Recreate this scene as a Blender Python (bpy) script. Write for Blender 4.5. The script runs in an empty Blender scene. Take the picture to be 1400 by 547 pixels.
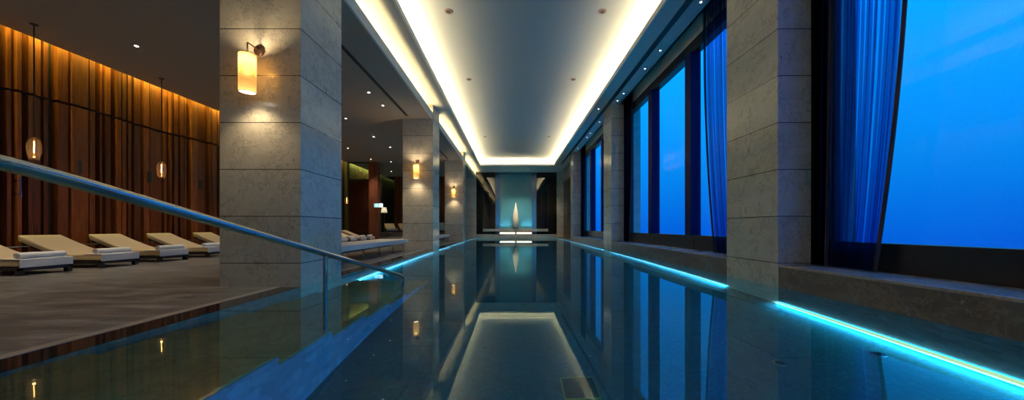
import bpy, bmesh, math, random
from mathutils import Vector, Matrix, noise
random.seed(7)
PI = math.pi
C = bpy.context.scene.collection
SC = bpy.context.scene
EYE = 0.763

# ------------------------------------------------------------------ camera, world, exposure
cam_d = bpy.data.cameras.new('camera'); cam = bpy.data.objects.new('camera', cam_d); C.objects.link(cam)
cam.location = (0, 0, EYE); cam.rotation_euler = (PI/2, 0, 0)
cam_d.sensor_width = 36; cam_d.lens = 36*466/1400; cam_d.shift_y = 37.5/1400
cam_d.clip_start = 0.02; cam_d.clip_end = 300
SC.camera = cam
SC.view_settings.view_transform = 'Standard'; SC.view_settings.look = 'None'
SC.view_settings.gamma = 1; SC.view_settings.exposure = 0.0; SC.view_settings.use_curve_mapping = False
SC.cycles.use_denoising = True
SC.cycles.sample_clamp_indirect = 6
SC.cycles.sample_clamp_direct = 0
SC.cycles.max_bounces = 10; SC.cycles.diffuse_bounces = 5; SC.cycles.glossy_bounces = 5
SC.cycles.transmission_bounces = 8; SC.cycles.transparent_max_bounces = 24

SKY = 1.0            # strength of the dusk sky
COVE = 125.0          # LED strip in the main ceiling recess
COVE_SIDE = 85.0     # LED strip behind the left beam
WOODLED = 400.0       # LED strip grazing the timber wall
POOLLED = 60.0
DOWN = 95.0
SCONCE = 7.0

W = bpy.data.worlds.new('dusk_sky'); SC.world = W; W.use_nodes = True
wt = W.node_tree; wt.nodes.clear()
def wn(t): return wt.nodes.new(t)
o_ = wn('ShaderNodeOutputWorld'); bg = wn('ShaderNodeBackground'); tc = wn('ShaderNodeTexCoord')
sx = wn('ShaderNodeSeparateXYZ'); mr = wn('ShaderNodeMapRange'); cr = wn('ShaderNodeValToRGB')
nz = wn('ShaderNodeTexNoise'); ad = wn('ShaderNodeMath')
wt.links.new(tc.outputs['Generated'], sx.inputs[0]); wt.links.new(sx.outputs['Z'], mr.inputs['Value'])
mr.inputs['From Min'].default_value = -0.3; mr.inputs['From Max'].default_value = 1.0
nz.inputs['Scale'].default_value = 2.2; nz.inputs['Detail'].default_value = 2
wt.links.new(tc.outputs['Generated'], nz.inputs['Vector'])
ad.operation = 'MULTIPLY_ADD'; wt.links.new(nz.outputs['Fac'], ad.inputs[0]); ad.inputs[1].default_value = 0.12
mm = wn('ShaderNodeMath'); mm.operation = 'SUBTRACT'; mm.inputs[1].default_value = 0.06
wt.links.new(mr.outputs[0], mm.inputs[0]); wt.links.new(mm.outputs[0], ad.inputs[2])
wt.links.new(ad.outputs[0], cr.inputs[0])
stops = [(0, (.002, .32, .8)), (.154, (.001, .20, .8)), (.208, (.001, .115, .72)), (.346, (.002, .27, .90)), (.523, (.003, .44, 1.3)), (.69, (.02, .8, 3.2)), (1, (.05, 1, 3.5))]  # sky above and below the window view brightened to add blue fill
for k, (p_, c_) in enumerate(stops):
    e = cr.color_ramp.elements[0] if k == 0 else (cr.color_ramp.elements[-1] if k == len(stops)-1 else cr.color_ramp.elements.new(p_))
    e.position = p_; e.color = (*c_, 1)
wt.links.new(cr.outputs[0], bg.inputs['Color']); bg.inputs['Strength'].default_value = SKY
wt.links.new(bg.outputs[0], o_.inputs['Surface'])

def portal(y0, y1, z0, z1, x):
    ld = bpy.data.lights.new('window_portal', 'AREA'); ld.shape = 'RECTANGLE'
    ld.size = y1-y0; ld.size_y = z1-z0; ld.cycles.is_portal = True
    o = bpy.data.objects.new('window_portal', ld); C.objects.link(o)
    o.location = (x, (y0+y1)/2, (z0+z1)/2); o.rotation_euler = (PI/2, 0, PI/2)   # faces -X
BAYS = [(-1.9, 4.36), (5.40, 11.67), (12.65, 18.97)]
for a, b in BAYS: portal(a, b, 0.6, 4.6, 4.2)

# ------------------------------------------------------------------ materials
def mat(name, col=(.5, .5, .5), rough=.5, metal=0, spec=.5, **kw):
    m = bpy.data.materials.new(name); m.use_nodes = True
    b = m.node_tree.nodes['Principled BSDF']
    b.inputs['Base Color'].default_value = (*col, 1); b.inputs['Roughness'].default_value = rough
    b.inputs['Metallic'].default_value = metal; b.inputs['Specular IOR Level'].default_value = spec
    for k, v in kw.items(): b.inputs[k.replace('_', ' ')].default_value = v
    return m
class NT:
    def __init__(s, m): s.t = m.node_tree; s.b = s.t.nodes.get('Principled BSDF')
    def n(s, t, **kw):
        x = s.t.nodes.new(t)
        for k, v in kw.items(): setattr(x, k, v)
        return x
    def l(s, a, b): s.t.links.new(a, b)
    def coord(s, scale=(1, 1, 1), kind='Object', rot=(0, 0, 0)):
        c = s.n('ShaderNodeTexCoord'); mp = s.n('ShaderNodeMapping')
        mp.inputs['Scale'].default_value = scale; mp.inputs['Rotation'].default_value = rot
        s.l(c.outputs[kind], mp.inputs[0]); return mp.outputs[0]
    def noise(s, vec, scale, detail=4, rough=.55, dist=0):
        x = s.n('ShaderNodeTexNoise'); s.l(vec, x.inputs['Vector']); x.inputs['Scale'].default_value = scale
        x.inputs['Detail'].default_value = detail; x.inputs['Roughness'].default_value = rough
        x.inputs['Distortion'].default_value = dist; return x.outputs['Fac']
    def ramp(s, fac, stops):
        r = s.n('ShaderNodeValToRGB'); s.l(fac, r.inputs[0]); e = r.color_ramp.elements
        e[0].position, e[0].color = stops[0][0], (*stops[0][1], 1)
        e[1].position, e[1].color = stops[-1][0], (*stops[-1][1], 1)
        for p, c in stops[1:-1]:
            q = e.new(p); q.color = (*c, 1)
        return r.outputs[0]
    def math(s, op, a, b=None, c=None, clamp=False):
        x = s.n('ShaderNodeMath', operation=op); x.use_clamp = clamp
        for i, v in enumerate((a, b, c)):
            if v is None: continue
            if hasattr(v, 'links'): s.l(v, x.inputs[i])
            else: x.inputs[i].default_value = v
        return x.outputs[0]
    def mix(s, fac, a, b, mode='MIX'):
        x = s.n('ShaderNodeMix', data_type='RGBA', blend_type=mode)
        for i, v in ((0, fac), (6, a), (7, b)):
            if hasattr(v, 'links'): s.l(v, x.inputs[i])
            elif i == 0: x.inputs[0].default_value = v
            else: x.inputs[i].default_value = (*v, 1)
        return x.outputs[2]
    def bump(s, h, strength=.2, dist=.01):
        x = s.n('ShaderNodeBump'); x.inputs['Strength'].default_value = strength; x.inputs['Distance'].default_value = dist
        s.l(h, x.inputs['Height']); s.l(x.outputs[0], s.b.inputs['Normal'])

def stone_mat(name, c0, c1, pit, joint_h=0.6, joint_z=0.305, joint=True, rough=.17):
    m = mat(name, c0, rough); N = NT(m)
    v = N.coord(); vs = N.coord((1.0, 1.0, 2.2))
    n1 = N.noise(vs, 2.2, 6, .6, .4); n2 = N.noise(v, 14, 5, .65)
    base = N.ramp(n1, [(.3, c0), (.7, c1)])
    fine = N.ramp(n2, [(.3, (.9,)*3), (.7, (1.05,)*3)])
    col = N.mix(1.0, base, fine, 'MULTIPLY')
    # short vertical travertine pits
    vp = N.coord((26, 26, 9)); pn = N.noise(vp, 1.0, 3, .5, 1.5); mask = N.noise(v, 1.7, 3, .6)
    pm = N.ramp(pn, [(.30, (1, 1, 1)), (.37, (0, 0, 0))]); mk = N.ramp(mask, [(.48, (0, 0, 0)), (.62, (1, 1, 1))])
    pf = N.math('MULTIPLY', pm, mk)
    col = N.mix(pf, col, pit)
    # thin veins
    vn = N.noise(v, 1.3, 8, .7, .3); vd = N.math('ABSOLUTE', N.math('SUBTRACT', vn, .5))
    vf = N.math('MULTIPLY', N.ramp(vd, [(0, (1, 1, 1)), (.012, (0, 0, 0))]), .45)
    col = N.mix(vf, col, pit)
    if joint:
        c = N.n('ShaderNodeTexCoord'); s = N.n('ShaderNodeSeparateXYZ'); N.l(c.outputs['Object'], s.inputs[0])
        t = N.math('DIVIDE', N.math('SUBTRACT', s.outputs['Z'], joint_z - 12*joint_h), joint_h)
        f = N.math('FRACT', N.math('ADD', t, .5)); d = N.math('ABSOLUTE', N.math('SUBTRACT', f, .5))
        jf = N.math('LESS_THAN', d, .0075)
        row = N.n('ShaderNodeTexWhiteNoise', noise_dimensions='1D'); N.l(N.math('FLOOR', t), row.inputs['W'])
        tone = N.math('MULTIPLY_ADD', row.outputs['Value'], .14, .93)
        cc = N.n('ShaderNodeCombineColor')
        for i in range(3): N.l(tone, cc.inputs[i])
        col = N.mix(1.0, col, cc.outputs[0], 'MULTIPLY')
        col = N.mix(jf, col, (.02, .018, .015))
        h = N.math('SUBTRACT', N.math('SUBTRACT', n2, pf), N.math('MULTIPLY', jf, 1.5))
    else: h = N.math('SUBTRACT', n2, pf)
    N.l(col, N.b.inputs['Base Color']); N.bump(h, .12, .003)
    return m

M = {}
M['stone'] = stone_mat('pillar_stone', (.56, .50, .385), (.68, .61, .48), (.12, .10, .08))
M['stone_end'] = stone_mat('end_wall_stone', (.58, .52, .42), (.72, .64, .52), (.2, .17, .13))
M['marble'] = stone_mat('brown_marble', (.07, .06, .052), (.16, .135, .115), (.30, .25, .2), joint=False, rough=.3)
M['marble_cap'] = stone_mat('sill_cap_marble', (.30, .26, .22), (.42, .37, .32), (.1, .08, .06), joint=False, rough=.22)

def floor_mat():
    m = mat('deck_stone', (.1, .09, .08), .3); N = NT(m)
    v = N.coord((.8, 3.5, 1), rot=(0, 0, math.radians(8))); v2 = N.coord((1, 1, 1))
    n1 = N.noise(v, 1.6, 7, .62, .8); n2 = N.noise(v2, 30, 4, .7)
    col = N.ramp(n1, [(.3, (.07, .07, .07)), (.5, (.165, .163, .162)), (.68, (.38, .365, .355))])
    col = N.mix(.5, col, N.ramp(n2, [(.3, (.6,)*3), (.7, (1.2,)*3)]), 'MULTIPLY')
    br = N.n('ShaderNodeTexBrick'); N.l(N.coord((1, 1, 1)), br.inputs['Vector'])
    br.inputs['Scale'].default_value = 1; br.inputs['Brick Width'].default_value = 1.2; br.inputs['Row Height'].default_value = .6
    br.inputs['Mortar Size'].default_value = .004
    N.l(N.mix(N.math('MULTIPLY', br.outputs['Fac'], .7), col, (.03, .026, .022)), N.b.inputs['Base Color'])
    N.l(N.math('MULTIPLY_ADD', n1, .3, .22), N.b.inputs['Roughness'])
    N.bump(n2, .08, .003); return m
M['floor'] = floor_mat()
M['curb'] = stone_mat('pale_edge_stone', (.42, .36, .3), (.52, .45, .38), (.1, .08, .06), joint=False, rough=.3)
M['rim'] = mat('wet_dark_stone', (.035, .027, .022), .04)
M['ceil'] = mat('painted_ceiling', (.52, .52, .47), .75, spec=.2)
M['low_ceil'] = mat('taupe_ceiling', (.42, .35, .285), .7, spec=.2)
M['lit_pale_paint'] = mat('lit_pale_paint', (.8, .74, .62), .6)  # paler than the ceiling: light on lips and window head put into colour
M['dark_slot'] = mat('slot_black', (.012, .012, .014), .5)
M['white_metal'] = mat('white_metal', (.65, .63, .6), .4)
M['black_metal'] = mat('bronze_frame', (.012, .011, .012), .3, spec=.4)
M['mullion'] = mat('blue_black_frame', (.004, .010, .07), .5, spec=.04)
M['steel'] = mat('brushed_steel', (.72, .71, .69), .09, 1)
M['bronze'] = mat('dark_bronze', (.10, .055, .035), .35, .8)
M['brass'] = mat('aged_brass', (.5, .33, .16), .3, 1)
M['dark_wood'] = mat('dark_frame_wood', (.018, .014, .013), .4)
M['cushion'] = mat('beige_cushion', (.62, .49, .31), .85, spec=.1)
M['bench_fab'] = mat('cream_cushion', (.66, .62, .56), .85, spec=.1)
M['towel'] = mat('white_towel', (.8, .79, .78), .95, spec=.05)
def fabric_bump(m, s=300):
    N = NT(m); N.bump(N.noise(N.coord(), s, 2), .15, .002)
for k in ('cushion', 'bench_fab', 'towel'): fabric_bump(M[k], 220)

def wood_mat(name, dark, mid, light, rough=.35, per_island=True):
    m = mat(name, mid, rough, spec=.22); N = NT(m)
    g = N.n('ShaderNodeNewGeometry')
    v = N.coord((9, 9, .7)); n = N.noise(v, 2.4, 6, .6, 1.2)
    col = N.ramp(n, [(.3, dark), (.55, mid), (.75, light)])
    if per_island:
        t = N.ramp(g.outputs['Random Per Island'], [(0, (.55, .5, .48)), (.5, (.95, .9, .9)), (1, (1.35, 1.3, 1.2))])
        col = N.mix(1.0, col, t, 'MULTIPLY')
    N.l(col, N.b.inputs['Base Color']); N.bump(n, .1, .003)
    return m
M['slat'] = wood_mat('cherry_slats', (.11, .028, .008), (.18, .05, .014), (.25, .075, .02))
M['door_wood'] = wood_mat('mahogany_panel', (.025, .008, .005), (.04, .013, .008), (.06, .02, .011), .25, False)
M['post_wood'] = wood_mat('reddish_post', (.16, .05, .025), (.24, .08, .04), (.3, .11, .055), .3, False)
M['slat_back'] = mat('slat_backing', (.012, .007, .005), .7)

def moss_mat():
    m = mat('leaf_wall', (.06, .1, .03), .7); N = NT(m)
    n = N.noise(N.coord(), 14, 6, .7, 1)
    N.l(N.ramp(n, [(.35, (.008, .014, .004)), (.5, (.05, .08, .012)), (.7, (.16, .2, .03))]), N.b.inputs['Base Color']); N.bump(n, .8, .06)
    return m
M['moss'] = moss_mat()

def emis(name, col, s):
    m = bpy.data.materials.new(name); m.use_nodes = True; t = m.node_tree; t.nodes.clear()
    o = t.nodes.new('ShaderNodeOutputMaterial'); e = t.nodes.new('ShaderNodeEmission')
    e.inputs[0].default_value = (*col, 1); e.inputs[1].default_value = s
    t.links.new(e.outputs[0], o.inputs[0]); return m
M['led'] = emis('warm_led', (1, .84, .54), COVE)
M['led_side'] = emis('warm_led_side', (1, .78, .40), COVE_SIDE)
M['led_wood'] = emis('amber_led', (.92, .95, .14), WOODLED)
M['led_green'] = emis('lime_led', (1, 1, .35), 34)
M['led_pool'] = emis('cyan_led', (.02, .52, .95), POOLLED)
M['led_end'] = emis('cyan_led_end', (.05, .6, .9), 3)
M['led_core'] = emis('led_core', (.7, .9, .42), 1.1)
M['lamp_white'] = emis('lamp_white', (1, .9, .75), 6)
M['lamp_spot'] = emis('spot_lens', (1, .93, .85), 9)
M['filament'] = emis('filament', (1, .6, .25), 14)
M['slot_light'] = emis('slot_light', (1, .93, .8), 2.2)
M['sign'] = emis('sign_face', (.25, .85, .95), 1.3)
M['sign_white'] = emis('sign_white', (.85, .95, 1), 1.6)
M['uplight'] = emis('uplight_lens', (.25, .8, 1), 9)

def shade_mat(name, col, transp=.18):
    m = bpy.data.materials.new(name); m.use_nodes = True; N = NT(m); t = m.node_tree; t.nodes.clear()
    o = N.n('ShaderNodeOutputMaterial'); tl = N.n('ShaderNodeBsdfTranslucent'); df = N.n('ShaderNodeBsdfDiffuse'); tr = N.n('ShaderNodeBsdfTransparent')
    n = N.noise(N.coord((3, 3, 60)), 1.5, 3)
    c = N.ramp(n, [(.3, tuple(x*.8 for x in col)), (.7, col)])
    N.l(c, tl.inputs[0]); N.l(c, df.inputs[0]); tr.inputs[0].default_value = (*col, 1)
    a = N.n('ShaderNodeMixShader'); a.inputs[0].default_value = .3; N.l(tl.outputs[0], a.inputs[1]); N.l(df.outputs[0], a.inputs[2])
    b = N.n('ShaderNodeMixShader'); b.inputs[0].default_value = transp; N.l(a.outputs[0], b.inputs[1]); N.l(tr.outputs[0], b.inputs[2])
    N.l(b.outputs[0], o.inputs[0]); return m
M['shade'] = shade_mat('amber_shade', (.95, .62, .2), .15)
M['white_shade'] = shade_mat('white_shade', (.8, .8, .72), .1)

def glassy(name, tint, gloss=.08, extra=None, gcol=(1, 1, 1), rough=.02):
    m = bpy.data.materials.new(name); m.use_nodes = True; N = NT(m); t = m.node_tree; t.nodes.clear()
    o = N.n('ShaderNodeOutputMaterial'); tr = N.n('ShaderNodeBsdfTransparent'); gl = N.n('ShaderNodeBsdfGlossy')
    tr.inputs[0].default_value = (*tint, 1); gl.inputs['Roughness'].default_value = rough; gl.inputs[0].default_value = (*gcol, 1)
    a = N.n('ShaderNodeMixShader'); a.inputs[0].default_value = gloss
    N.l(tr.outputs[0], a.inputs[1]); N.l(gl.outputs[0], a.inputs[2]); out = a.outputs[0]
    if extra:
        d = N.n('ShaderNodeBsdfTranslucent'); d.inputs[0].default_value = (*extra[0], 1)
        b = N.n('ShaderNodeMixShader'); b.inputs[0].default_value = extra[1]; N.l(out, b.inputs[1]); N.l(d.outputs[0], b.inputs[2]); out = b.outputs[0]
    N.l(out, o.inputs[0]); return m
M['pane'] = glassy('window_glass', (.97, .98, 1), .012)
M['transom'] = glassy('transom_glass', (.85, .85, .8), .12)
M['bulb'] = glassy('amber_glass', (.85, .66, .48), .10, ((1, .7, .4), .10))
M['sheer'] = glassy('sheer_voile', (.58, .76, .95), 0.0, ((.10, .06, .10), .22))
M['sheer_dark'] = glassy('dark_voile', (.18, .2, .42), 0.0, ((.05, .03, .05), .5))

def water_mat():
    m = bpy.data.materials.new('pool_water'); m.use_nodes = True; N = NT(m); t = m.node_tree; t.nodes.clear()
    o = N.n('ShaderNodeOutputMaterial'); g = N.n('ShaderNodeBsdfGlass'); g.inputs['IOR'].default_value = 1.333
    g.inputs['Roughness'].default_value = 0.0; g.inputs['Color'].default_value = (.82, .97, .97, 1)
    v = N.coord(); n = N.noise(v, 1.4, 2, .4); b = N.n('ShaderNodeBump'); b.inputs['Strength'].default_value = .02; b.inputs['Distance'].default_value = .02
    N.l(n, b.inputs['Height']); N.l(b.outputs[0], g.inputs['Normal']); N.l(g.outputs[0], o.inputs[0]); return m
M['water'] = water_mat()
def tile_mat(name, c0, c1, scale=40):
    m = mat(name, c0, .4); N = NT(m); v = N.coord()
    vo = N.n('ShaderNodeTexVoronoi'); vo.inputs['Scale'].default_value = scale; N.l(v, vo.inputs['Vector'])
    s = N.n('ShaderNodeSeparateColor'); N.l(vo.outputs['Color'], s.inputs[0])
    N.l(N.ramp(s.outputs[0], [(0, c0), (.8, c1), (1, tuple(min(1, x*1.25) for x in c1))]), N.b.inputs['Base Color']); return m
M['pool_floor'] = tile_mat('pool_mosaic', (.018, .075, .085), (.026, .10, .115))
M['pool_wall'] = tile_mat('pool_wall_stone', (.08, .16, .18), (.14, .24, .26), 9)
M['tread'] = stone_mat('tread_stone', (.26, .2, .09), (.38, .3, .15), (.1, .1, .07), joint=False)
M['step_side'] = tile_mat('step_side_blue_lit', (.10, .16, .30), (.14, .22, .40), 9)  # blue light on the step sides put into this colour
M['black_glass'] = mat('black_polished_panel', (.006, .005, .005), .05, spec=.7)
M['teal'] = mat('teal_glass', (.08, .28, .36), .18, spec=.6)
M['blue_edge'] = mat('blue_glass_edge', (.04, .16, .36), .15, spec=.6)
M['sculpt'] = mat('pearl_sculpture', (.75, .68, .55), .35)
M['gold'] = mat('gold_bowl', (.8, .5, .2), .25, 1)
M['grille'] = mat('grille_rim', (.35, .2, .13), .5)
M['grate'] = mat('grate_frame', (.2, .3, .08), .5)
M['yellow_frame'] = mat('blackish', (.01, .03, .03), .5)

# ------------------------------------------------------------------ mesh helpers
class MB:
    def __init__(s): s.v = []; s.f = []
    def box(s, x0, x1, y0, y1, z0, z1):
        b = len(s.v); s.v += [(x, y, z) for z in (z0, z1) for y in (y0, y1) for x in (x0, x1)]
        for q in ((0, 2, 3, 1), (4, 5, 7, 6), (0, 1, 5, 4), (2, 6, 7, 3), (0, 4, 6, 2), (1, 3, 7, 5)): s.f.append([b+i for i in q])
        return s
    def quad(s, *p):
        b = len(s.v); s.v += list(p); s.f.append([b+i for i in range(len(p))]); return s
    def lathe(s, prof, n=32, cx=0, cy=0, sx=1, sy=1, close=False):
        b = len(s.v); k = len(prof)
        for i in range(n):
            a = 2*PI*i/n
            for r, z in prof: s.v.append((cx+r*math.cos(a)*sx, cy+r*math.sin(a)*sy, z))
        for i in range(n):
            j = (i+1) % n
            for q in range(k-1): s.f.append([b+i*k+q, b+j*k+q, b+j*k+q+1, b+i*k+q+1])
        if close:
            s.f.append([b+i*k for i in range(n)][::-1]); s.f.append([b+i*k+k-1 for i in range(n)])
        return s
    def cyl(s, r, z0, z1, n=24, cx=0, cy=0): return s.lathe([(r, z0), (r, z1)], n, cx, cy, close=True)
    def tube(s, pts, r, n=14, closed_ends=True):
        pts = [Vector(p) for p in pts]; b = len(s.v); up = None; rings = []
        for i, p in enumerate(pts):
            d = (pts[min(i+1, len(pts)-1)]-pts[max(i-1, 0)]).normalized()
            if up is None: up = d.orthogonal().normalized()
            up = (up - d*up.dot(d)).normalized(); w = d.cross(up)
            rr = r[i] if isinstance(r, (list, tuple)) else r
            for q in range(n):
                a = 2*PI*q/n; s.v.append(tuple(p+up*(rr*math.cos(a))+w*(rr*math.sin(a))))
        for i in range(len(pts)-1):
            for q in range(n):
                q2 = (q+1) % n; s.f.append([b+i*n+q, b+i*n+q2, b+(i+1)*n+q2, b+(i+1)*n+q])
        if closed_ends:
            s.f.append([b+q for q in range(n)][::-1]); s.f.append([b+(len(pts)-1)*n+q for q in range(n)])
        return s
    def ext(s, prof, y0, y1):      # profile in x,z extruded along y
        b = len(s.v); k = len(prof)
        s.v += [(x, y0, z) for x, z in prof]+[(x, y1, z) for x, z in prof]
        for i in range(k):
            j = (i+1) % k; s.f.append([b+i, b+j, b+k+j, b+k+i])
        s.f.append([b+i for i in range(k)][::-1]); s.f.append([b+k+i for i in range(k)]); return s
    def build(s, name, m, parent=None, smooth=False, bevel=0, kind=None, seg=2, loc=None):
        me = bpy.data.meshes.new(name); me.from_pydata(s.v, [], s.f)
        bm = bmesh.new(); bm.from_mesh(me); bmesh.ops.recalc_face_normals(bm, faces=bm.faces); bm.to_mesh(me); bm.free()
        me.materials.append(m)
        if smooth:
            for p in me.polygons: p.use_smooth = True
        o = bpy.data.objects.new(name, me); C.objects.link(o)
        if smooth: 
            me.set_sharp_from_angle(angle=math.radians(42))
        if bevel:
            md = o.modifiers.new('bevel', 'BEVEL'); md.width = bevel; md.segments = seg; md.limit_method = 'ANGLE'
        if parent: o.parent = parent
        if kind: o['kind'] = kind
        if loc: o.location = loc
        return o
def struct(name, mb, m, bevel=0, parent=None, smooth=False): return mb.build(name, m, parent, smooth, bevel, None if parent else 'structure')
def tag(o, label, cat, group=None):
    o['label'] = label; o['category'] = cat
    if group: o['group'] = group
    return o
def thing(name, label, cat, loc=(0, 0, 0), rz=0, group=None):
    o = bpy.data.objects.new(name, None); C.objects.link(o); o.empty_display_size = .1
    o.location = loc; o.rotation_euler = (0, 0, rz); return tag(o, label, cat, group)
def dup(root, loc, rz=None, label=None, group=None):
    r = root.copy(); C.objects.link(r); r.location = loc
    if rz is not None: r.rotation_euler = (0, 0, rz)
    if label: r['label'] = label
    if group: r['group'] = group
    for ch in list(root.children):
        c = ch.copy(); C.objects.link(c); c.parent = r
        for g in list(ch.children):
            d = g.copy(); C.objects.link(d); d.parent = c
    return r
def arc(cx, cz, r, a0, a1, n=8): return [(cx+r*math.cos(a0+(a1-a0)*i/n), cz+r*math.sin(a0+(a1-a0)*i/n)) for i in range(n+1)]

XL, XR = -2.705, 3.405
YB = -2.3            # wall behind the camera
YE = 25.5            # far end of the pool
PD = -1.1            # pool floor
PILL = [(4.36, 5.40), (11.67, 12.65), (18.97, 19.80)]

# ------------------------------------------------------------------ room structure
struct('floor', MB().box(-10, -3.05, YB, 26.3, -.25, 0), M['floor'])
struct('trim_1', MB().box(-3.05, -2.96, YB, YE, -.25, .002), M['curb'])
struct('trim_2', MB().box(-2.96, XL, YB, YE, -1.2, -.001), M['rim'])
struct('floor_pool', MB().box(XL-.2, XR+.2, YB, YE+.3, PD-.1, PD), M['pool_floor'])
struct('wall_pool_left', MB().box(XL-.03, XL+.001, YB, YE, PD, -.03), M['pool_wall'])
struct('wall_pool_end', MB().box(XL, XR, YE, YE+.1, PD, -.002), M['pool_wall'])
struct('wall_pool_right', MB().box(XR-.001, XR+.02, YB, YE, PD, -.01), M['pool_wall'])
struct('wall_behind', MB().box(-10, 4.4, YB-.2, YB, PD, 5.8), M['stone_end'])
w = MB()
g = 40
for i in range(1):
    w.quad((XL-.0, YB, 0), (XR, YB, 0), (XR, YE, 0), (XL, YE, 0))
wat = w.build('pool_water', M['water']); tag(wat, 'still dark teal water filling the long indoor pool', 'water'); wat['kind'] = 'stuff'

# ceilings
ZL, ZS, ZR = 4.483, 4.963, 5.40
struct('ceiling_low', MB().box(-9.37, -2.76, YB, 26.3, ZL, ZL+.05).box(-9.37, -9.33, YB, 26.3, ZL, ZL+.5), M['low_ceil'])
b = MB()
struct('trim_lip_left', MB().box(-2.76, -2.72, YB, 26, ZL, ZL+.22), M['lit_pale_paint'])  # paler colour stands in for room light on the lip
b.box(-3.09, -3.05, YB, 26, ZL+.05, ZS+.2)              # back of the trough
struct('ceiling_beam', b, M['ceil'])
b = MB()
struct('trim_lip_main', MB().box(-2.212, -2.174, YB, 23.2, ZS-.002, ZS+.12).box(2.843, 2.88, YB, 23.2, ZS-.002, ZS+.12).box(-2.176, 2.845, 23.198, 23.237, ZS-.002, ZS+.12), M['lit_pale_paint'])  # lips separated so their colour can carry the room light
b.box(-3.09, -2.176, YB, 26, ZS, ZS+.03)
b.box(2.845, 3.71, YB, 26, ZS, ZS+.03).box(2.845, 2.88, YB, 23.2, ZS, ZS+.12).box(3.67, 3.71, YB, 26, ZS, 5.3)
b.box(-2.176, 2.845, 23.2, 26, ZS, ZS+.03).box(-2.176, 2.845, 23.2, 23.235, ZS, ZS+.12)
struct('ceiling_soffit', b, M['ceil'])
b = MB()
b.box(-2.42, 3.09, YB, 23.45, ZR, ZR+.1).box(-2.46, -2.42, YB, 23.45, ZS+.03, ZR+.1).box(3.09, 3.13, YB, 23.45, ZS+.03, ZR+.1)
b.box(-2.46, 3.13, 23.45, 23.5, ZS+.03, ZR+.1)
b.box(3.6, 4.4, YB, 26.1, 5.3, 5.36)
struct('ceiling', b, M['ceil'])
# roof over everything, so no sky leaks in
struct('ceiling_roof', MB().box(-10, 4.5, YB-.2, 26.6, 5.85, 5.9), M['ceil'])

# LED strips (lamps of the room)
def led(name, label, mb, m): return tag(mb.build(name, m), label, 'light strip', None)
def strip_y(x, y0, y1, z, nx, nz, wd=.03):     # a strip whose face looks along (nx,nz)
    t = (-nz, nx); h = .012; mb = MB(); p = []
    for s_ in (-1, 1):
        for q in (0, -1):
            p.append((x+t[0]*wd/2*s_+nx*h*q, z+t[1]*wd/2*s_+nz*h*q))
    return mb.ext([p[0], p[1], p[3], p[2]], y0, y1)
r2 = math.sqrt(.5)
led('cove_light_strip', 'warm light strip hidden along the left rim of the main ceiling recess', strip_y(-2.385, YB+.05, 23.38, 5.055, .3, .95, .05), M['led'])
led('cove_light_strip', 'warm light strip hidden along the window side rim of the main ceiling recess', strip_y(3.055, YB+.05, 23.38, 5.055, -.3, .95, .05), M['led'])
led('cove_light_strip', 'warm light strip across the far end of the main ceiling recess', MB().box(-2.3, 2.97, 23.38, 23.43, 5.045, 5.06), M['led'])
lbl = ['in the nearest bay', 'between the first and second left pillars', 'between the second and third left pillars', 'beyond the third left pillar']
for (a, c_), t_ in zip([(YB+.05, 4.3), (5.45, 11.6), (12.7, 18.9), (19.9, 25.9)], lbl):
    led('cove_light_strip', 'warm light strip behind the left beam '+t_, strip_y(-2.93, a, c_, 4.57, r2, r2, .04), M['led_side'])
led('cove_light_strip', 'amber light strip grazing the top of the timber slat wall', strip_y(-9.378, YB+.05, 19.3, 4.82, -.9, -.44, .04), M['led_wood'])
led('cove_light_strip', 'lime light strip grazing the leafy wall behind the glass transom', strip_y(-9.40, 19.6, 24.8, 4.56, -.9, -.44, .05), M['led_green'])
led('cove_light_strip', 'amber light strip above the far slatted timber wall', MB().box(-8.5, -3.7, 24.72, 24.75, 4.62, 4.635), M['led_wood'])

# slat wall, left
gaps = [3, 17, 31, 45, 59, 72, 93, 119, 132, 141, 153, 164, 172, 181, 195, 205, 223, 229, 235, 244, 251, 257, 268, 283, 288, 297]
wide = {3, 31, 72, 132, 153, 181, 235, 257, 297}
ys = []
y = YB+.02
while y < 6.2:
    ys.append((y, random.choice([.03, .05, .10]))); y += random.choice([.1, .14, .2, .28])
for x in gaps: ys.append((9.54*466/(700-x), .11 if x in wide else .045))
y = 9.54*466/(700-297)+.12
while y < 19.3:
    ys.append((y, random.choice([.03, .05, .10]))); y += random.choice([.1, .14, .2, .28, .34])
b = MB(); b2 = MB()
for i in range(len(ys)-1):
    y0 = ys[i][0]+ys[i][1]/2; y1 = ys[i+1][0]-ys[i+1][1]/2
    d = random.choice([0, .03, .055, .08]); x1 = -9.56+d
    zz = 3.39+.02*math.sin(y0*1.9)
    b.box(-9.66, x1, y0, y1, 0, zz-.026); b.box(-9.66, x1, y0, y1, zz+.026, 4.85)
struct('wall_left', b, M['slat'])
struct('wall_left_backing', MB().box(-9.8, -9.66, YB, 19.5, 0, 5.85), M['slat_back'])
# wall behind left, slots
struct('wall_left_leafy', MB().box(-9.8, -9.55, 19.5, 26.3, 0, 5.85), M['moss'])

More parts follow.
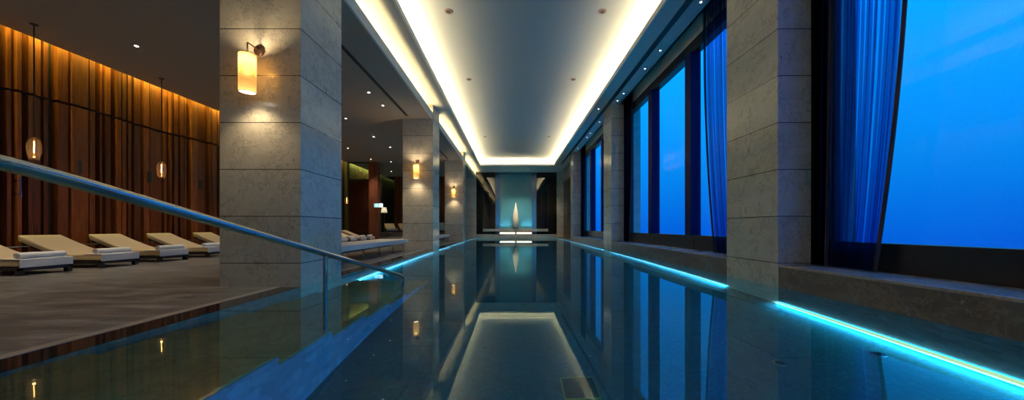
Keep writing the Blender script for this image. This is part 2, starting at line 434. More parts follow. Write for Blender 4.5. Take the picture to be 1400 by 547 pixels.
# far walls
struct('wall_end', MB().box(XL-.95, XL, 25.7, 26.3, 0, 5).box(XR, 4.4, 26, 26.3, -.1, 5.4).box(XL-.2, 4.4, 26.22, 26.4, -1, 5.8), M['stone_end'])
b = MB(); x = -8.6
while x < -3.66:
    wd = random.choice([.09, .13, .18, .24]); b.box(x, min(x+wd, -3.66), 24.9+random.choice([0, .03, .06]), 25.2, 0, 4.8); x += wd+random.choice([.012, .03])
struct('wall_far_slats', b, M['slat'])
struct('wall_far_dark', MB().box(-9.6, -8.6, 25.0, 25.2, 0, 4.8).box(-9.8, -3.6, 25.2, 25.4, 0, 5.8), M['black_glass'])
# slots between ceiling edge and far wall is left open
# partition with mahogany panel and glazed transom
d1 = bpy.data.objects.new('door_1', None); C.objects.link(d1); d1['kind'] = 'structure'
YP = 19.4
MB().box(-9.30, -8.14, YP, YP+.06, 0, 3.42).build('door_panel', M['door_wood'], d1, bevel=.004)
MB().box(-9.75, -9.30, YP-.03, YP+.09, 0, ZL).box(-8.16, -8.10, YP-.03, YP+.09, 0, ZL).box(-9.36, -8.1, YP-.03, YP+.09, 3.42, 3.52).box(-9.36, -8.1, YP-.03, YP+.09, ZL-.07, ZL).build('door_frame', M['dark_wood'], d1, bevel=.004)
MB().box(-9.30, -8.16, YP+.02, YP+.035, 3.52, ZL-.07).build('transom_pane', M['transom'], d1)
struct('wall_slot_light_block', MB().box(-9.8, -9.3, YP-.03, YP+.09, ZL+.05, 5.85), M['slat_back'])  # unseen block added in the slot to stop lime light spilling over
struct('trim_3', MB().box(-8.10, -7.62, YP-.12, YP+.35, 0, ZL), M['post_wood'], .004)
struct('floor_platform', MB().box(-9.55, -3.66, 21.0, 24.9, 0, .42), M['marble'], .01)
struct('trim_4', MB().box(-9.55, -3.66, 20.6, 21.0, 0, .2), M['marble_cap'], .01)

# right side: outer wall, sills, windows
struct('wall_right_head', MB().box(3.97, 4.4, YB, 20, 4.86, 5.3), M['lit_pale_paint'])  # paler colour stands in for warm light on this band
struct('wall_right', MB().box(3.98, 4.4, YB, 20, -.3, .28)
       .box(3.95, 4.4, -2.3, -1.9, 0, 5.3).box(3.98, 4.4, 4.36, 5.4, .28, 4.86).box(3.98, 4.4, 11.67, 12.65, .28, 4.86).box(3.98, 4.4, 18.97, 26.3, -.3, 5.4), M['curb'])
for i, (a, c_) in enumerate(BAYS):
    a2 = max(a, YB)
    s_ = bpy.data.objects.new('trim_%d' % (5+i), None); C.objects.link(s_); s_['kind'] = 'structure'
    MB().box(XR, 3.98, a2, c_, PD, .258).build('sill_base', M['marble'], s_, bevel=.004)
    MB().box(XR-.008, 3.98, a2, c_, .258, .288).build('sill_cap', M['marble_cap'], s_, bevel=.004)
    wnd = bpy.data.objects.new('window_%d' % (i+1), None); C.objects.link(wnd); wnd['kind'] = 'structure'
    f = MB(); f.box(3.96, 4.14, a2, c_, .288, .593); f.box(3.96, 4.14, a2, c_, 4.61, 4.86)
    f.box(3.98, 4.14, a2, a2+.07, .593, 4.61); f.box(3.98, 4.14, c_-.07, c_, .593, 4.61)
    f.build('window_frame', M['black_metal'], wnd, bevel=.004)
    mid = (a+c_)/2
    for my in (mid-1.1, mid+.97):
        MB().box(3.90, 4.12, my, my+.26, .593, 4.61).build('mullion', M['mullion'], wnd, bevel=.004)
        MB().box(3.95, 4.1, my-.02, my+.28, .288, .5).build('mullion_foot', M['black_metal'], wnd)
    edges = [a2+.07, mid-1.1, mid-.84, mid+.97, mid+1.23, c_-.07]
    for q in (0, 2, 4): MB().box(4.06, 4.068, edges[q], edges[q+1], .593, 4.61).build('window_pane', M['pane'], wnd)
# bay four, right: stone ledge and dark timber doors
struct('trim_8', MB().box(XR, 3.98, 19.8, 26, PD, .03), M['marble'])
d2 = bpy.data.objects.new('door_2', None); C.objects.link(d2); d2['kind'] = 'structure'
for k in range(3):
    MB().box(3.90, 3.98, 20.0+k*1.95, 21.9+k*1.95, .03, 4.1).build('door_leaf', M['door_wood'], d2, bevel=.01)
MB().box(3.88, 3.98, 19.8, 26, 4.1, 4.25).build('door_frame', M['dark_wood'], d2)
struct('wall_right_far', MB().box(3.93, 3.98, 19.8, 26, 4.25, 5.3), M['stone_end'])

# steps going down into the pool
b = MB(); yy = YB; dep = .12
for k in range(7):
    y1 = 2.13+.64*k; z = -(.12+.15*k)
    b.box(XL, -1.47, yy, y1, PD, z); yy = y1
struct('floor_steps', b, M['tread'], .004)
b = MB(); yy = YB
for k in range(7):
    b.box(-1.47, -1.458, yy, 2.13+.64*k, PD, -(.12+.15*k)-.035); yy = 2.13+.64*k
struct('wall_steps', b, M['step_side'])  # added thin facing; its blue stands in for blue light on the steps

# ------------------------------------------------------------------ pillars
def pillar(loc, x0, x1, y0, y1, top, label):
    o = MB().box(x0, x1, 0, y1-y0, PD, top).build('pillar', M['stone'], bevel=.004); o.location = loc
    return tag(o, label, 'pillar')
nm = ['nearest', 'second', 'third']
for i, (a, c_) in enumerate(PILL):
    pillar((XL-.516, a, 0), -.52, .52, a, c_, ZS, 'square stone pillar on the left pool edge, %s from the camera' % nm[i])
    pillar((XR+.286, a, 0), -.29, .29, a, c_, ZS, 'stone pillar on the window side of the pool, %s from the camera' % nm[i])

def lamp_point(name, loc, power, col, rad=.02):
    ld = bpy.data.lights.new(name, 'POINT'); ld.energy = power; ld.color = col; ld.shadow_soft_size = rad
    o = bpy.data.objects.new(name, ld); C.objects.link(o); o.location = loc; return o
def lamp_spot(name, loc, power, col, ang=70, blend=.6, rad=.03, rot=(0, 0, 0)):
    ld = bpy.data.lights.new(name, 'SPOT'); ld.energy = power; ld.color = col; ld.spot_size = math.radians(ang); ld.spot_blend = blend; ld.shadow_soft_size = rad
    o = bpy.data.objects.new(name, ld); C.objects.link(o); o.location = loc; o.rotation_euler = rot; return o

# ------------------------------------------------------------------ wall sconces on the pillar fronts
def sconce(label, loc):
    t = thing('wall_sconce', label, 'wall lamp', loc)
    # local: wall plane at y=0, camera side is -y; z=0 at height of the round plate
    b = MB(); n = 28
    vs = []
    prof = [(.0, -.028), (.055, -.028), (.066, -.02), (.068, 0)]
    bb = MB().lathe(prof, 32); bb.v = [(x, z_, y_) for x, y_, z_ in bb.v]
    bb.build('back_plate', M['bronze'], t, True)
    MB().tube([(0, -.02, 0), (0, -.06, .0), (0, -.196, .0), (0, -.204, -.004), (0, -.206, -.014), (0, -.206, -.2)], .009, 10).build('arm', M['bronze'], t, True)
    cy = -.206; r = .091; zt, zb = -.15, -.615
    # pleated shade, open at both ends
    k = 40; prof = []
    for i in range(k+1):
        z = zb+(zt-zb)*i/k; prof.append((r-(.0022 if i % 2 else 0), z))
    sh = MB().lathe(prof, 40, 0, cy); sh.build('lamp_shade', M['shade'], t, True)
    for z in (zt, zb):
        rim = MB(); rim.tube([(r*math.cos(a), cy+r*math.sin(a), z) for a in [2*PI*q/40 for q in range(41)]], .0035, 6, False)
        rim.build('shade_rim', M['bronze'], t, True)
    MB().box(-r, r, cy-.004, cy+.004, zt-.03, zt-.022).box(-.004, .004, cy-r, cy+r, zt-.03, zt-.022).build('shade_spider', M['bronze'], t)
    MB().cyl(.028, -.40, -.30, 16, 0, cy).build('bulb', M['lamp_white'], t, True)
    MB().cyl(r-.006, zb+.012, zb+.016, 32, 0, cy).build('diffuser', M['lamp_white'], t)
    x, y, z = loc
    lamp_point('sconce_light', (x, y+cy, z-.22), SCONCE*.8, (1, .72, .38), .03)
    lamp_spot('sconce_down', (x, y+cy, z+zb-.01), SCONCE*3, (1, .78, .48), 130, .8, .05)
    lamp_spot('sconce_up', (x, y+cy, z+zt+.01), SCONCE*3, (1, .78, .48), 140, .8, .04, (PI, 0, 0))
for (a, c_), l_ in zip(PILL, ('amber fabric wall lamp on the nearest left pillar, largest of the row', 'amber wall lamp on the second left pillar', 'small looking amber wall lamp on the third left pillar, farthest away')):
    sconce(l_, (XL-.52, a, 3.02))

# ------------------------------------------------------------------ pendants
def pendant(label, loc):
    t = thing('pendant_lamp', label, 'pendant lamp', loc, 0, None)      # origin at the ceiling
    H = ZL-2.20   # distance down to glass centre
    MB().lathe([(.0, 0), (.055, -.002), (.05, -.016), (.014, -.022), (.0, -.022)], 24).build('canopy', M['black_metal'], t, True)
    MB().tube([(0, 0, -.02), (0, 0, -1.35)], .009, 8).build('rod', M['black_metal'], t, True)
    MB().tube([(0, 0, -1.35), (0, 0, -H+.20)], .006, 8).build('lower_rod', M['bronze'], t, True)
    prof = [(.012, .215), (.04, .205), (.066, .17), (.083, .11), (.09, .05), (.088, -.02), (.08, -.09), (.066, -.16), (.058, -.2)]
    MB().lathe([(r, z-H) for r, z in prof], 28).build('glass_shade', M['bulb'], t, True)
    MB().cyl(.02, -H+.14, -H+.215, 14).build('lamp_holder', M['brass'], t, True)
    MB().tube([(0, 0, -H+.14), (.004, 0, -H+.06), (-.004, 0, -H-.02), (.002, 0, -H-.07)], .0075, 8).build('filament', M['filament'], t, True)
    lamp_point('pendant_light', (loc[0], loc[1], loc[2]-H-.1), .5, (1, .55, .22), .02)
pendant('glass pendant lamp nearest the camera, hanging before the timber wall', (-8.75, 6.24, ZL))
pendant('smaller looking glass pendant lamp just left of the nearest stone pillar', (-8.76, 8.52, ZL))
pendant('distant glass pendant lamp before the mahogany door panel', (-8.80, 18.15, ZL))

# ------------------------------------------------------------------ loungers
def make_lounger():
    t = bpy.data.objects.new('sun_lounger', None); C.objects.link(t)
    # local: x=0 foot end, head at x=-1.62, y 0..0.65
    L, Wd = 1.60, .65
    f = MB().box(-1.55, 0, 0, .045, .075, .125).box(-1.55, 0, Wd-.045, Wd, .075, .125).box(-.05, 0, 0, Wd, .075, .125).box(-1.55, -1.50, 0, Wd, .075, .125)
    for x in (-.3, -.6, -.9): f.box(x, x+.05, .04, Wd-.04, .085, .115)
    f.build('frame', M['dark_wood'], t, bevel=.004)
    for x in (-.085, -1.53):
        for y in (0, Wd-.065): MB().box(x, x+.075, y, y+.065, 0, .08).build('leg', M['dark_wood'], t, bevel=.004)
    th = .115
    top = []
    n = 18
    for i in range(n+1):
        x = -.0-L*i/n; s = max(0, (-x-.62)/(L-.62)); z = .255+.365*(s**1.25)
        top.append((x, z))
    bot = []
    for i, (x, z) in enumerate(top):
        x2 = x+(.0 if x > -.62 else .02); bot.append((x2, z-th))
    prof = top+bot[::-1]
    m = MB().ext(prof, .012, Wd-.012); m.build('mattress', M['cushion'], t, True, bevel=.022, seg=3)
    # lifted back support
    MB().ext([(-.66, .13), (-.66, .105), (-1.56, .44), (-1.56, .475)], .05, Wd-.05).build('back_support', M['dark_wood'], t)
    for y in (.08, Wd-.08): MB().tube([(-1.3, y, .38), (-1.12, y, .1)], .012, 8).build('prop', M['dark_wood'], t, True)
    MB().ext([(.006, .128), (.006, .256), (-.0, .264), (-.34, .264), (-.34, .257), (-.01, .25), (-.01, .128)], .002, Wd-.002).build('foot_cover', M['towel'], t, True, bevel=.004)
    return t
proto = make_lounger()
used = [False]
def lounger(x, y, label, rz=0, z=0, group=None):
    if not used[0]:
        used[0] = True; proto.location = (x, y, z); proto.rotation_euler = (0, 0, rz); r = tag(proto, label, 'sun lounger', group)
    else:
        r = dup(proto, (x, y, z), rz, label); r['category'] = 'sun lounger'
    r['group'] = group or 'loungers along the timber wall'
    return r
LY = [5.33, 6.39, 7.46, 8.64, 9.90, 11.1, 15.3, 16.3, 17.4, 18.5]
LL = ['beige lounger at the left edge of the photo, its head cut off by the frame',
      'beige lounger second from the left edge of the photo, before the timber wall',
      'beige lounger third from the left edge of the photo, below the second pendant lamp',
      'beige lounger fourth from the left edge of the photo',
      'beige lounger half hidden behind the nearest left pillar, only its head end in view',
      'beige lounger hidden behind the nearest left pillar',
      'distant beige lounger showing just past the nearest left pillar, its foot cut by the pillar',
      'distant beige lounger, third from last before the mahogany panel',
      'distant beige lounger, next to last before the mahogany panel',
      'beige lounger farthest along the timber wall, beside the reddish wood post']
TOW = [0, 1, 2, 3, 4, 6, 7, 8, 9]
for i, (y, l_) in enumerate(zip(LY, LL)):
    if i == 5: continue
    lounger(-7.70, y, l_)
# rolled towels on the foot ends
def towel_mesh():
    b = MB(); n = 60; w_ = .56; 
    b.lathe([(.0, -w_/2), (.045, -w_/2), (.052, -w_/2+.01), (.053, 0), (.052, w_/2-.01), (.045, w_/2), (.0, w_/2)], 24)
    b.v = [(x*1.25, z, y*.95) for x, y, z in b.v]
    return b
tw = towel_mesh().build('rolled_towel', M['towel'], None, True)
sp = []
for k in range(50):
    a = k*.42; r = .008+.0010*k; 
    if r < .05: sp.append((r*math.cos(a)*1.25, -.283, r*math.sin(a)*.95))
MB().tube(sp, .0022, 5).build('towel_fold', M['bench_fab'], tw, True)
TL = ['white rolled towel on the leftmost lounger', 'white rolled towel on the second lounger from the left', 'white rolled towel on the third lounger from the left', 'white rolled towel on the fourth lounger from the left, beside the pillar', 'white rolled towel on the lounger hidden by the pillar',
      '', 'white rolled towel on the distant lounger just past the nearest pillar', 'white rolled towel on the distant lounger third from last', 'white rolled towel on the next to last distant lounger', 'white rolled towel on the farthest lounger by the wood post']
first = True
for i in TOW:
    if i == 4: continue
    loc = (-7.80-.06*(i % 2), LY[i]+.32, .264+.05)
    o = tw if first else dup(tw, loc)
    o.location = loc; first = False; tag(o, TL[i], 'towel', 'rolled towels on the loungers')

# side tables between loungers
def make_table():
    t = bpy.data.objects.new('side_table', None); C.objects.link(t)
    MB().box(-.17, .17, -.17, .17, .40, .42).build('table_top', M['steel'], t, bevel=.004)
    MB().box(-.02, .02, -.02, .02, .015, .40).build('post', M['black_metal'], t)
    MB().box(-.14, .14, -.14, .14, 0, .015).build('base', M['black_metal'], t, bevel=.003)
    return t
st = make_table()
for k, (y, l_) in enumerate([(6.18, 'small side table between the first and second loungers from the left'), (7.25, 'small side table between the second and third loungers from the left'),
                             (8.37, 'small side table between the third and fourth loungers from the left'), (9.6, 'small side table beside the lounger half hidden by the pillar')]):
    o = st if k == 0 else dup(st, (0, 0, 0)); o.location = (-9.15, y, 0); tag(o, l_, 'side table', 'side tables by the timber wall')

# ------------------------------------------------------------------ long upholstered benches by the pool
def bench(y0, y1, label, n):
    t = thing('bench', label, 'bench', (-3.85, (y0+y1)/2, 0), 0, 'long upholstered benches beside the pool')
    h = (y1-y0)/2; hw = .455
    MB().box(-hw, hw, -h, h, .265, .39).build('seat_cushion', M['bench_fab'], t, bevel=.02, seg=3)
    MB().box(-hw+.02, hw-.02, -h+.02, h-.02, .235, .265).build('seat_frame', M['steel'], t, bevel=.003)
    for k in range(n):
        y = -h+.3+(2*h-.6)*k/(n-1)
        for x in (-hw+.05, hw-.05):
            MB().box(x-.014, x+.014, y-.014, y+.014, 0, .236).build('leg', M['steel'], t)
bench(5.6, 11.14, 'long cream upholstered bench with steel legs between the first and second left pillars', 6)
bench(13.3, 18.6, 'long cream upholstered bench with steel legs between the second and third left pillars', 6)

# ------------------------------------------------------------------ handrail
t = thing('handrail', 'polished steel handrail sloping down into the pool along the underwater steps', 'handrail', (-1.57, 2.867, -.42))
def rz(y): return EYE+(.541-EYE)-.236*(y-2.867)
pts = [(0, .80, .0), (0, .80, .55), (0, .80, .80), (0, .815, .90), (0, .86, .955), (0, .93, .975), (0, 1.02, .968), (0, 1.12, .950)]
pts += [(0, y, rz(y)) for y in (1.3, 1.8, 2.3, 2.867, 3.5, 4.2, 4.7)]
pts += [(0, 4.80, rz(4.8)), (0, 4.86, rz(4.84)-.01), (0, 4.885, .06), (0, 4.89, 0), (0, 4.89, -.6), (0, 4.89, -.87)]
org = Vector((0, 2.867, -.42))
def smooth_pts(p, it=2):
    for _ in range(it):
        q = [p[0]]
        for a, b_ in zip(p[:-1], p[1:]):
            q += [a.lerp(b_, .25), a.lerp(b_, .75)]
        q.append(p[-1]); p = q
    return p
P = smooth_pts([Vector(p)-org for p in pts])
MB().tube(P, .0245, 20).build('rail', M['steel'], t, True)
MB().tube([(0, 0, 0), (0, 0, rz(2.867)+.42-.008)], .018, 18).build('post', M['steel'], t, True)
MB().lathe([(.018, .012), (.045, .010), (.05, 0), (0, 0)], 24).build('flange', M['steel'], t, True)
MB().lathe([(.018, .012), (.045, .010), (.05, 0), (0, 0)], 24, 0, 4.89-2.867).build('flange', M['steel'], t, True).location.z = -.87+.42

# ------------------------------------------------------------------ underwater light strips
def pool_strip(side, y0, y1, label):
    x = XL+.02 if side < 0 else XR-.02; s_ = -side
    t = thing('pool_light_strip', label, 'light strip', (x, (y0+y1)/2, PD), 0, 'cyan light strips at the foot of the pool walls')
    h = (y1-y0)/2
    MB().box(min(0, s_*.012), max(0, s_*.012), -h, h, .03, .105).build('glow_face', M['led_pool'], t)
    MB().box(min(0, s_*.053), max(0, s_*.053), -h, h, .11, .116).build('hood', M['steel'], t)
    a, b_ = sorted((0, s_*.055)); MB().box(a, b_, -h, h, .108, .122).build('led_core', M['led_core'], t)
for a, c_, l_ in [(YB+.02, 4.36, 'underwater cyan light strip below the nearest window bay'), (5.4, 11.67, 'underwater cyan light strip below the middle window bay'),
                  (12.65, 18.97, 'underwater cyan light strip below the far window bay'), (19.8, 25.4, 'underwater cyan light strip below the dark timber doors')]:
    pool_strip(1, a, c_, l_)
for a, c_, l_ in [(6.0, 11.67, 'underwater cyan light strip between the first and second left pillars'), (12.65, 18.97, 'underwater cyan light strip between the second and third left pillars'),
                  (19.8, 25.4, 'underwater cyan light strip beyond the third left pillar')]:
    pool_strip(-1, a, c_, l_)
t = thing('pool_light_strip', 'underwater cyan light strip along the far end of the pool', 'light strip', (.35, YE-.05, PD), 0, 'cyan light strips at the foot of the pool walls')
MB().box(-3, 3, -.05, 0, .03, .09).build('glow_face', M['led_end'], t)

# floor fittings in the pool
t = thing('floor_grate', 'square grate with lime green rim on the pool floor near the camera', 'grate', (.52, 2.62, PD))
MB().box(-.132, .132, -.132, -.125, 0, .012).box(-.132, .132, .125, .132, 0, .012).box(-.132, -.125, -.125, .125, 0, .012).box(.125, .132, -.125, .125, 0, .012).build('rim', M['grate'], t)
MB().box(-.125, .125, -.125, .125, 0, .006).build('cover', M['yellow_frame'], t)
for x, y, l_ in [(3.05, 2.84, 'round inlet on the pool floor close to the near light strip'), (2.2, 2.80, 'round inlet on the pool floor farther from the light strip')]:
    t = thing('floor_inlet', l_, 'pool inlet', (x, y, PD), 0, 'round inlets on the pool floor')
    MB().lathe([(.035, 0), (.035, .012), (.05, .012), (.055, 0)], 24).build('rim', M['steel'], t, True)
    MB().cyl(.034, 0, .004, 20).build('cover', M['yellow_frame'], t)

# ------------------------------------------------------------------ curtains
def curtain(y_top, y_bot, folds, amp, m, label, z0=.292, z1=5.25, x=3.86, bow=.5, seed=1, hem=True, pull=0):
    rnd = random.Random(seed)
    nu, nv = folds*12, 22; b = MB()
    wob = [rnd.choice([.04, .10, .38]) for _ in range(folds+2)]
    ph = [rnd.uniform(-.5, .5) for _ in range(folds+2)]; am = [rnd.uniform(.5, 1.15) for _ in range(folds+2)]
    for j in range(nv+1):
        v = j/nv; z = z0+(z1-z0)*v; s = (1-v)**2.2
        ya = y_top[0]+(y_bot[0]-y_top[0])*s; yb = y_top[1]+(y_bot[1]-y_top[1])*s
        for i in range(nu+1):
            u = i/nu; k = u*folds; ki = int(min(k, folds-1)); a_ = am[ki]*(1-(k-ki))+am[ki+1]*(k-ki)
            w_ = 2*PI*k + ph[ki]*(1-(k-ki))+ph[ki+1]*(k-ki)
            yy = ya+(yb-ya)*u + (wob[ki]*(1-(k-ki))+wob[ki+1]*(k-ki))*(yb-ya)/folds*math.sin(2*w_+v*.6)
            b.v.append((x+amp*a_*math.sin(w_+.5*v)+.01*math.sin(w_*2.3+v*3), yy, z))
    for j in range(nv):
        for i in range(nu):
            q = j*(nu+1)+i; b.f.append([q, q+1, q+nu+2, q+nu+1])
    o = b.build('curtain', m, None, True); tag(o, label, 'curtain', 'sheer curtains at the windows')
    # weighted side hems
    for s_, nm_ in ((0, 'side_hem'), (nu, 'side_hem')):
        p = [b.v[j*(nu+1)+s_] for j in range(nv+1)]
        MB().tube(p, .018, 8).build('side_hem', M['sheer_hem'], o, True)
    p = [b.v[i] for i in range(nu+1)]
    MB().tube([(a[0], a[1], a[2]+.006) for a in p], .004, 5).build('bottom_hem', M['sheer_hem'], o, True)
    return o
M['sheer_hem'] = mat('curtain_hem', (.012, .01, .03), .8)
curtain((3.30, 4.08), (3.62, 4.12), 11, .045, M['sheer'], 'wide sheer blue violet curtain gathered beside the nearest right pillar', seed=3)
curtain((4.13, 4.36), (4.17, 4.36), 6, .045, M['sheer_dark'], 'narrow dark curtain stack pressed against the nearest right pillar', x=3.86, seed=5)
curtain((5.42, 6.84), (5.42, 6.45), 16, .045, M['sheer'], 'sheer curtain in the middle window bay behind the nearest right pillar', seed=8)
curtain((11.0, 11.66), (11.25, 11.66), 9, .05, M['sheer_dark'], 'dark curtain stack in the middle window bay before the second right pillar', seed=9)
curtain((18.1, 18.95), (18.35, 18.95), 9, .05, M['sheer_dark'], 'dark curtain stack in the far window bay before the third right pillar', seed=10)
curtain((12.66, 13.6), (12.66, 13.4), 9, .05, M['sheer'], 'sheer curtain in the far window bay behind the second right pillar', seed=11)

# ------------------------------------------------------------------ ceiling fittings
def make_down(name='downlight', r=.042):
    t = bpy.data.objects.new(name, None); C.objects.link(t)
    MB().lathe([(r*.75, 0), (r, -.002), (r*1.25, -.004), (r*1.3, .0)], 20).build('trim_ring', M['white_metal'], t, True)
    MB().cyl(r*.75, -.001, .004, 18).build('lens', M['lamp_spot'], t)
    return t
dl = make_down(); fd = [True]
def down(x, y, z, label, group, power=0, ang=70):
    if fd[0]: o = dl; fd[0] = False
    else: o = dup(dl, (0, 0, 0))
    o.location = (x, y, z-.002); tag(o, label, 'downlight', group)
    if z == ZS: o.scale = (.6, .6, 1)
    if power: lamp_spot('downlight_beam', (x, y, z-.03), power, (1, .84, .62), ang, .8, .03)
gl = 'downlights in the low lounge ceiling'
down(-7.70, 6.99, ZL, 'bright downlight in the low ceiling above the loungers, at the left of the photo', gl, DOWN*2.2, 85)
down(-7.70, 9.6, ZL, 'downlight in the low ceiling behind the nearest left pillar', gl, DOWN*2, 85)
down(-7.70, 4.4, ZL, 'downlight in the low ceiling over the leftmost lounger', gl, DOWN*2, 85)
down(-5.68, 4.0, ZL, 'downlight in the low ceiling over the deck near the camera', gl, DOWN*1.2, 95)
for (x, y, l_) in [(-3.95, 9.4, 'small downlight nearest the beam, in front of its pair'), (-3.94, 10.4, 'small downlight nearest the beam, behind its pair'),
                   (-5.68, 11.65, 'larger downlight beside the nearest left pillar'), (-5.68, 14.0, 'larger downlight in the middle of the low ceiling'),
                   (-5.65, 15.8, 'dim downlight farther along the low ceiling'), (-6.85, 19.3, 'dim downlight before the second left pillar'),
                   (-7.7, 12.5, 'downlight over the hidden loungers'), (-7.7, 16.0, 'downlight over the distant loungers'), (-7.7, 18.6, 'downlight beside the wood post'),
                   (-8.0, 22.6, 'downlight over the raised platform')]:
    down(x, y, ZL, l_+', in the lounge ceiling', gl, DOWN*(2.0 if x == -7.7 else .8), 80)
gr = 'spotlights in the window side soffit'
for k, (x, y) in enumerate([(3.52, 6.35), (3.52, 8.09), (3.52, 9.02), (3.5, 10.69), (3.5, 11.3), (3.07, 12.08), (3.49, 13.56), (3.5, 15.2), (3.5, 15.9), (3.5, 18.1)]):
    w_ = ['nearest to the camera', 'second from the camera', 'third from the camera', 'just before the second right pillar, front of its pair', 'just before the second right pillar, back of its pair',
          'set inward on its own by the second right pillar', 'first past the second right pillar', 'front one of the pair in the far bay', 'back one of the pair in the far bay', 'last before the third right pillar'][k]
    down(x, y, ZS, 'tiny window side soffit spotlight, '+w_, gr)
for x, w_ in ((-.4, 'left'), (.4, 'middle'), (1.17, 'right'), (2.9, 'rightmost, set apart')):
    down(x, 24.8, ZS, 'tiny spotlight above the sculpture wall, %s of the row' % w_, 'spotlights above the sculpture wall', 450 if x < 2 else 150, 75)
def grille(x, y, label):
    t = thing('ceiling_grille', label, 'ceiling grille', (x, y, ZR), 0, 'round grilles in the main ceiling')
    MB().lathe([(.05, -.012), (.085, -.010), (.09, 0)], 24).build('rim', M['grille'], t, True)
    MB().cyl(.05, -.012, -.004, 20).build('core', M['dark_slot'], t)
for x, y, l_ in [(-1.36, 7.31, 'nearest, left'), (1.94, 7.31, 'nearest, right'), (-1.35, 10.67, 'middle row, left'), (1.92, 10.67, 'middle row, right'), (-1.38, 17.4, 'far row, left'), (1.90, 17.4, 'far row, right')]:
    grille(x, y, 'small brown round grille in the main ceiling, '+l_)
def slot(x, y0, y1, z, w_, label):
    t = thing('air_slot', label, 'air vent', (x, (y0+y1)/2, z), 0, 'linear air slots in the ceilings')
    h = (y1-y0)/2
    MB().box(-w_/2, w_/2, -h, h, -.006, -.001).build('dark_opening', M['dark_slot'], t)
    for x_ in (-w_/2-.012, w_/2): MB().box(x_, x_+.012, -h, h, -.009, -.001).build('slot_edge', M['low_ceil'], t)
slot(-3.49, 5.5, 11.35, ZL, .10, 'dark linear air slot in the lounge ceiling before the second left pillar')
slot(-3.49, 12.8, 18.6, ZL, .10, 'dark linear air slot in the lounge ceiling before the third left pillar')
slot(3.28, YB+.1, 22.5, ZS, .13, 'long dark linear air slot along the window side soffit')

# ------------------------------------------------------------------ far end: panels, ledge, sculpture
YP2 = 26.0
def panel(x0, x1, y, m, label, z0=.25):
    o = MB().box(x0, x1, y, y+.1, z0, ZS).build('wall_panel', m, bevel=.004); tag(o, label, 'wall panel')
panel(XL, -1.26, YP2-.02, M['black_glass'], 'glossy black wall panel left of the sculpture')
panel(1.86, XR, YP2-.02, M['black_glass'], 'glossy black wall panel right of the sculpture')
panel(-1.25, -.92, YP2+.04, M['blue_edge'], 'narrow blue glass strip at the left of the teal niche')
panel(1.52, 1.85, YP2+.04, M['blue_edge'], 'narrow blue glass strip at the right of the teal niche')
panel(-.91, 1.51, YP2+.06, M['teal'], 'broad teal glass panel behind the sculpture')
struct('trim_9', MB().box(XL, XR, YE, 26, -.002, .24), M['marble_cap'], .006)
o = MB().box(-2.18, 2.72, 25.6, 25.97, .46, .655).build('ledge', M['marble_cap'], bevel=.006); tag(o, 'long brown marble ledge under the sculpture wall', 'ledge')
t = thing('light_box', 'bright white illuminated slot below the marble ledge', 'light fitting', (.29, 25.75, .24), 0)
MB().box(-1.35, 1.35, -.0, .15, 0, .218).build('housing', M['marble'], t)
MB().box(-1.2, -.06, -.02, -.002, .03, .15).build('light_panel', M['slot_light'], t)
MB().box(.06, 1.2, -.02, -.002, .03, .15).build('light_panel', M['slot_light'], t)
MB().box(-.06, .06, -.03, 0, 0, .218).build('divider', M['brass'], t)
t = thing('sculpture', 'tall pale leaf shaped sculpture standing on a gold bowl before the teal wall', 'sculpture', (.28, 25.72, .655))
MB().lathe([(0, 0), (.16, 0), (.16, .02), (.05, .03), (.04, .06), (.10, .10), (.12, .125), (0, .125)], 28).build('bowl', M['gold'], t, True)
b = MB(); prof = [(0, .13), (.07, .14), (.13, .20), (.19, .34), (.225, .52), (.23, .72), (.205, .98), (.165, 1.24), (.12, 1.46), (.085, 1.62), (.065, 1.72), (.06, 1.8), (.045, 1.84), (.03, 1.93), (.0, 2.03)]
n = 48; k = len(prof)
for i in range(n):
    a = 2*PI*i/n; fl = 1-.05*(i % 4 == 0)
    for r, z in prof: b.v.append((r*fl*math.cos(a), r*fl*math.sin(a)*.55, z))
for i in range(n):
    j = (i+1) % n
    for q in range(k-1): b.f.append([i*k+q, j*k+q, j*k+q+1, i*k+q+1])
b.build('body', M['sculpt'], t, True)
for x, w_ in ((-.75, 'outer left'), (-.32, 'inner left'), (.92, 'inner right'), (1.35, 'outer right')):
    t = thing('uplight', 'small cyan uplight on the ledge at the foot of the teal wall, '+w_, 'uplight', (x, 25.9, .655), 0, 'cyan uplights behind the sculpture')
    MB().lathe([(.03, 0), (.035, .02), (.025, .022)], 16).build('housing', M['steel'], t, True)
    MB().cyl(.024, .012, .02, 14).build('lens', M['uplight'], t)
    lamp_spot('uplight_beam', (x, 25.80, .70), 15, (.25, .8, 1), 110, .9, .03, (math.radians(165), 0, 0))

# ------------------------------------------------------------------ far lounge: sign, lamp, chairs
t = thing('exit_sign', 'glowing cyan and white exit sign hanging by the reddish wood post', 'exit sign', (-8.33, 21.4, 1.95))
t.location = (-7.50, 19.15, 1.89)
MB().box(-.25, .25, 0, .04, 0, .22).build('sign_box', M['white_metal'], t, bevel=.004)
MB().box(-.24, .03, -.006, 0, .01, .21).build('green_face', M['sign'], t)
MB().box(.03, .24, -.006, 0, .01, .21).build('white_face', M['sign_white'], t)
b = MB()   # running figure
b.lathe([(0, .16), (.015, .163), (.02, .178), (.015, .193), (0, .196)], 10, -.10, -.009)
b.box(-.125, -.085, -.012, -.007, .09, .155).box(-.16, -.12, -.012, -.007, .12, .14).box(-.09, -.05, -.012, -.007, .13, .148).box(-.14, -.12, -.012, -.007, .03, .09).box(-.10, -.06, -.012, -.007, .06, .08).box(-.07, -.055, -.012, -.007, .03, .07)
b.build('running_figure', M['sign_white'], t)
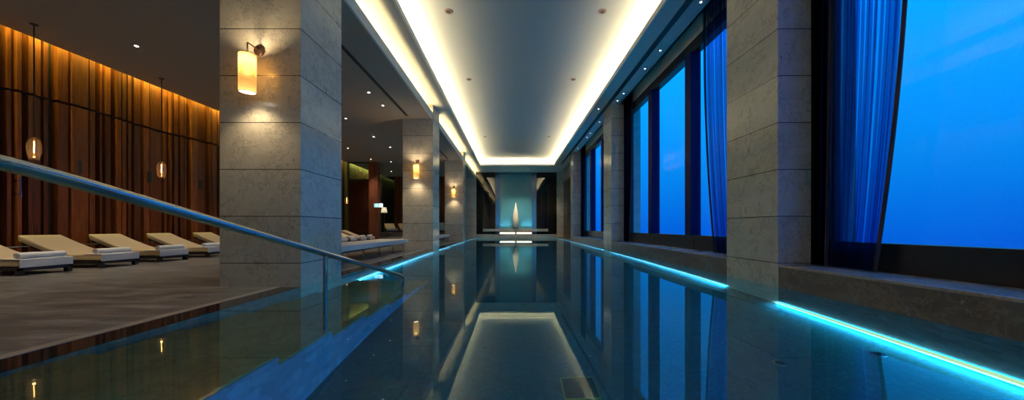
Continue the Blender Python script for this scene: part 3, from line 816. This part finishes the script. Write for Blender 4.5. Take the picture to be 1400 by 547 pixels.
MB().quad((.07, -.009, .11), (.12, -.009, .16), (.12, -.009, .06)).box(.12, .21, -.010, -.007, .098, .122).build('arrow', M['sign'], t)
for x in (-.2, .2): MB().tube([(x, .02, .22), (x, .02, ZL-1.89)], .006, 6).build('hanger', M['black_metal'], t)

t = thing('floor_lamp', 'floor lamp with white tapered shade in the dark far lounge', 'floor lamp', (-8.55, 22.8, .42))
MB().cyl(.14, 0, .02).build('base', M['black_metal'], t, True, bevel=.004)
MB().tube([(0, 0, .02), (0, 0, 1.55)], .012, 8).build('pole', M['brass'], t, True)
MB().lathe([(.20, 1.32), (.15, 1.68)], 28).build('lamp_shade', M['white_shade'], t, True)
lamp_point('floor_lamp_light', (-8.55, 22.8, 1.92), 3.5, (1, .85, .6), .04)

pl = dup(proto, (-7.95, 21.75, .42), math.radians(-62), 'cream lounger on the raised platform below the floor lamp'); pl['category'] = 'sun lounger'; pl['group'] = 'loungers on the raised platform'
pl = dup(proto, (-7.0, 21.75, .42), math.radians(-62), 'cream lounger on the raised platform beside the second left pillar'); pl['category'] = 'sun lounger'; pl['group'] = 'loungers on the raised platform'

def armchair(loc, rz_, label):
    t = thing('armchair', label, 'armchair', loc, rz_, 'white armchairs on the raised platform')
    MB().box(-.3, .3, -.3, .26, .16, .36).build('seat_cushion', M['bench_fab'], t, bevel=.03, seg=3)
    MB().ext([(-.3, .1), (.3, .1), (.3, .66), (-.3, .66)], .2, .33).build('backrest', M['bench_fab'], t, bevel=.03, seg=3)
    for s_ in (-1, 1): MB().box(min(s_*.3, s_*.38), max(s_*.3, s_*.38), -.3, .3, .1, .5).build('armrest', M['bench_fab'], t, bevel=.025, seg=3)
    for x in (-.32, .32):
        for y in (-.26, .26): MB().box(x-.02, x+.02, y-.02, y+.02, 0, .12).build('leg', M['dark_wood'], t)
armchair((-4.75, 22.4, .42), .2, 'white armchair on the raised platform seen between the second and third left pillars')
# small dark wall fittings and door pull on the timber wall
def fitting(x, z0, z1, m, name, label, cat, w_=.06):
    y = 9.48*466/(700-x)
    o = MB().box(-9.5, -9.47, y-w_/2, y+w_/2, z0, z1).build(name, m, bevel=.003); tag(o, label, cat)
fitting(109, 1.93, 2.22, M['dark_slot'], 'wall_vent', 'small dark upright vent on the timber wall right of the near pendant', 'vent', .07)
fitting(205, 1.93, 2.22, M['dark_slot'], 'wall_vent', 'small dark upright vent on the timber wall beside the second pendant', 'vent', .08)
fitting(275, 1.93, 2.22, M['dark_slot'], 'wall_vent', 'small dark upright vent on the timber wall beside the nearest left pillar', 'vent', .07)
o = MB().tube([(-9.42, 9.44*466/673, 1.35), (-9.42, 9.44*466/673, 1.72)], .012, 8).box(-9.56, -9.42, 6.52, 6.54, 1.40, 1.42).box(-9.56, -9.42, 6.52, 6.54, 1.65, 1.67).build('door_pull', M['steel'], None, True)
tag(o, 'upright steel door pull on the timber wall below the near pendant', 'door pull')
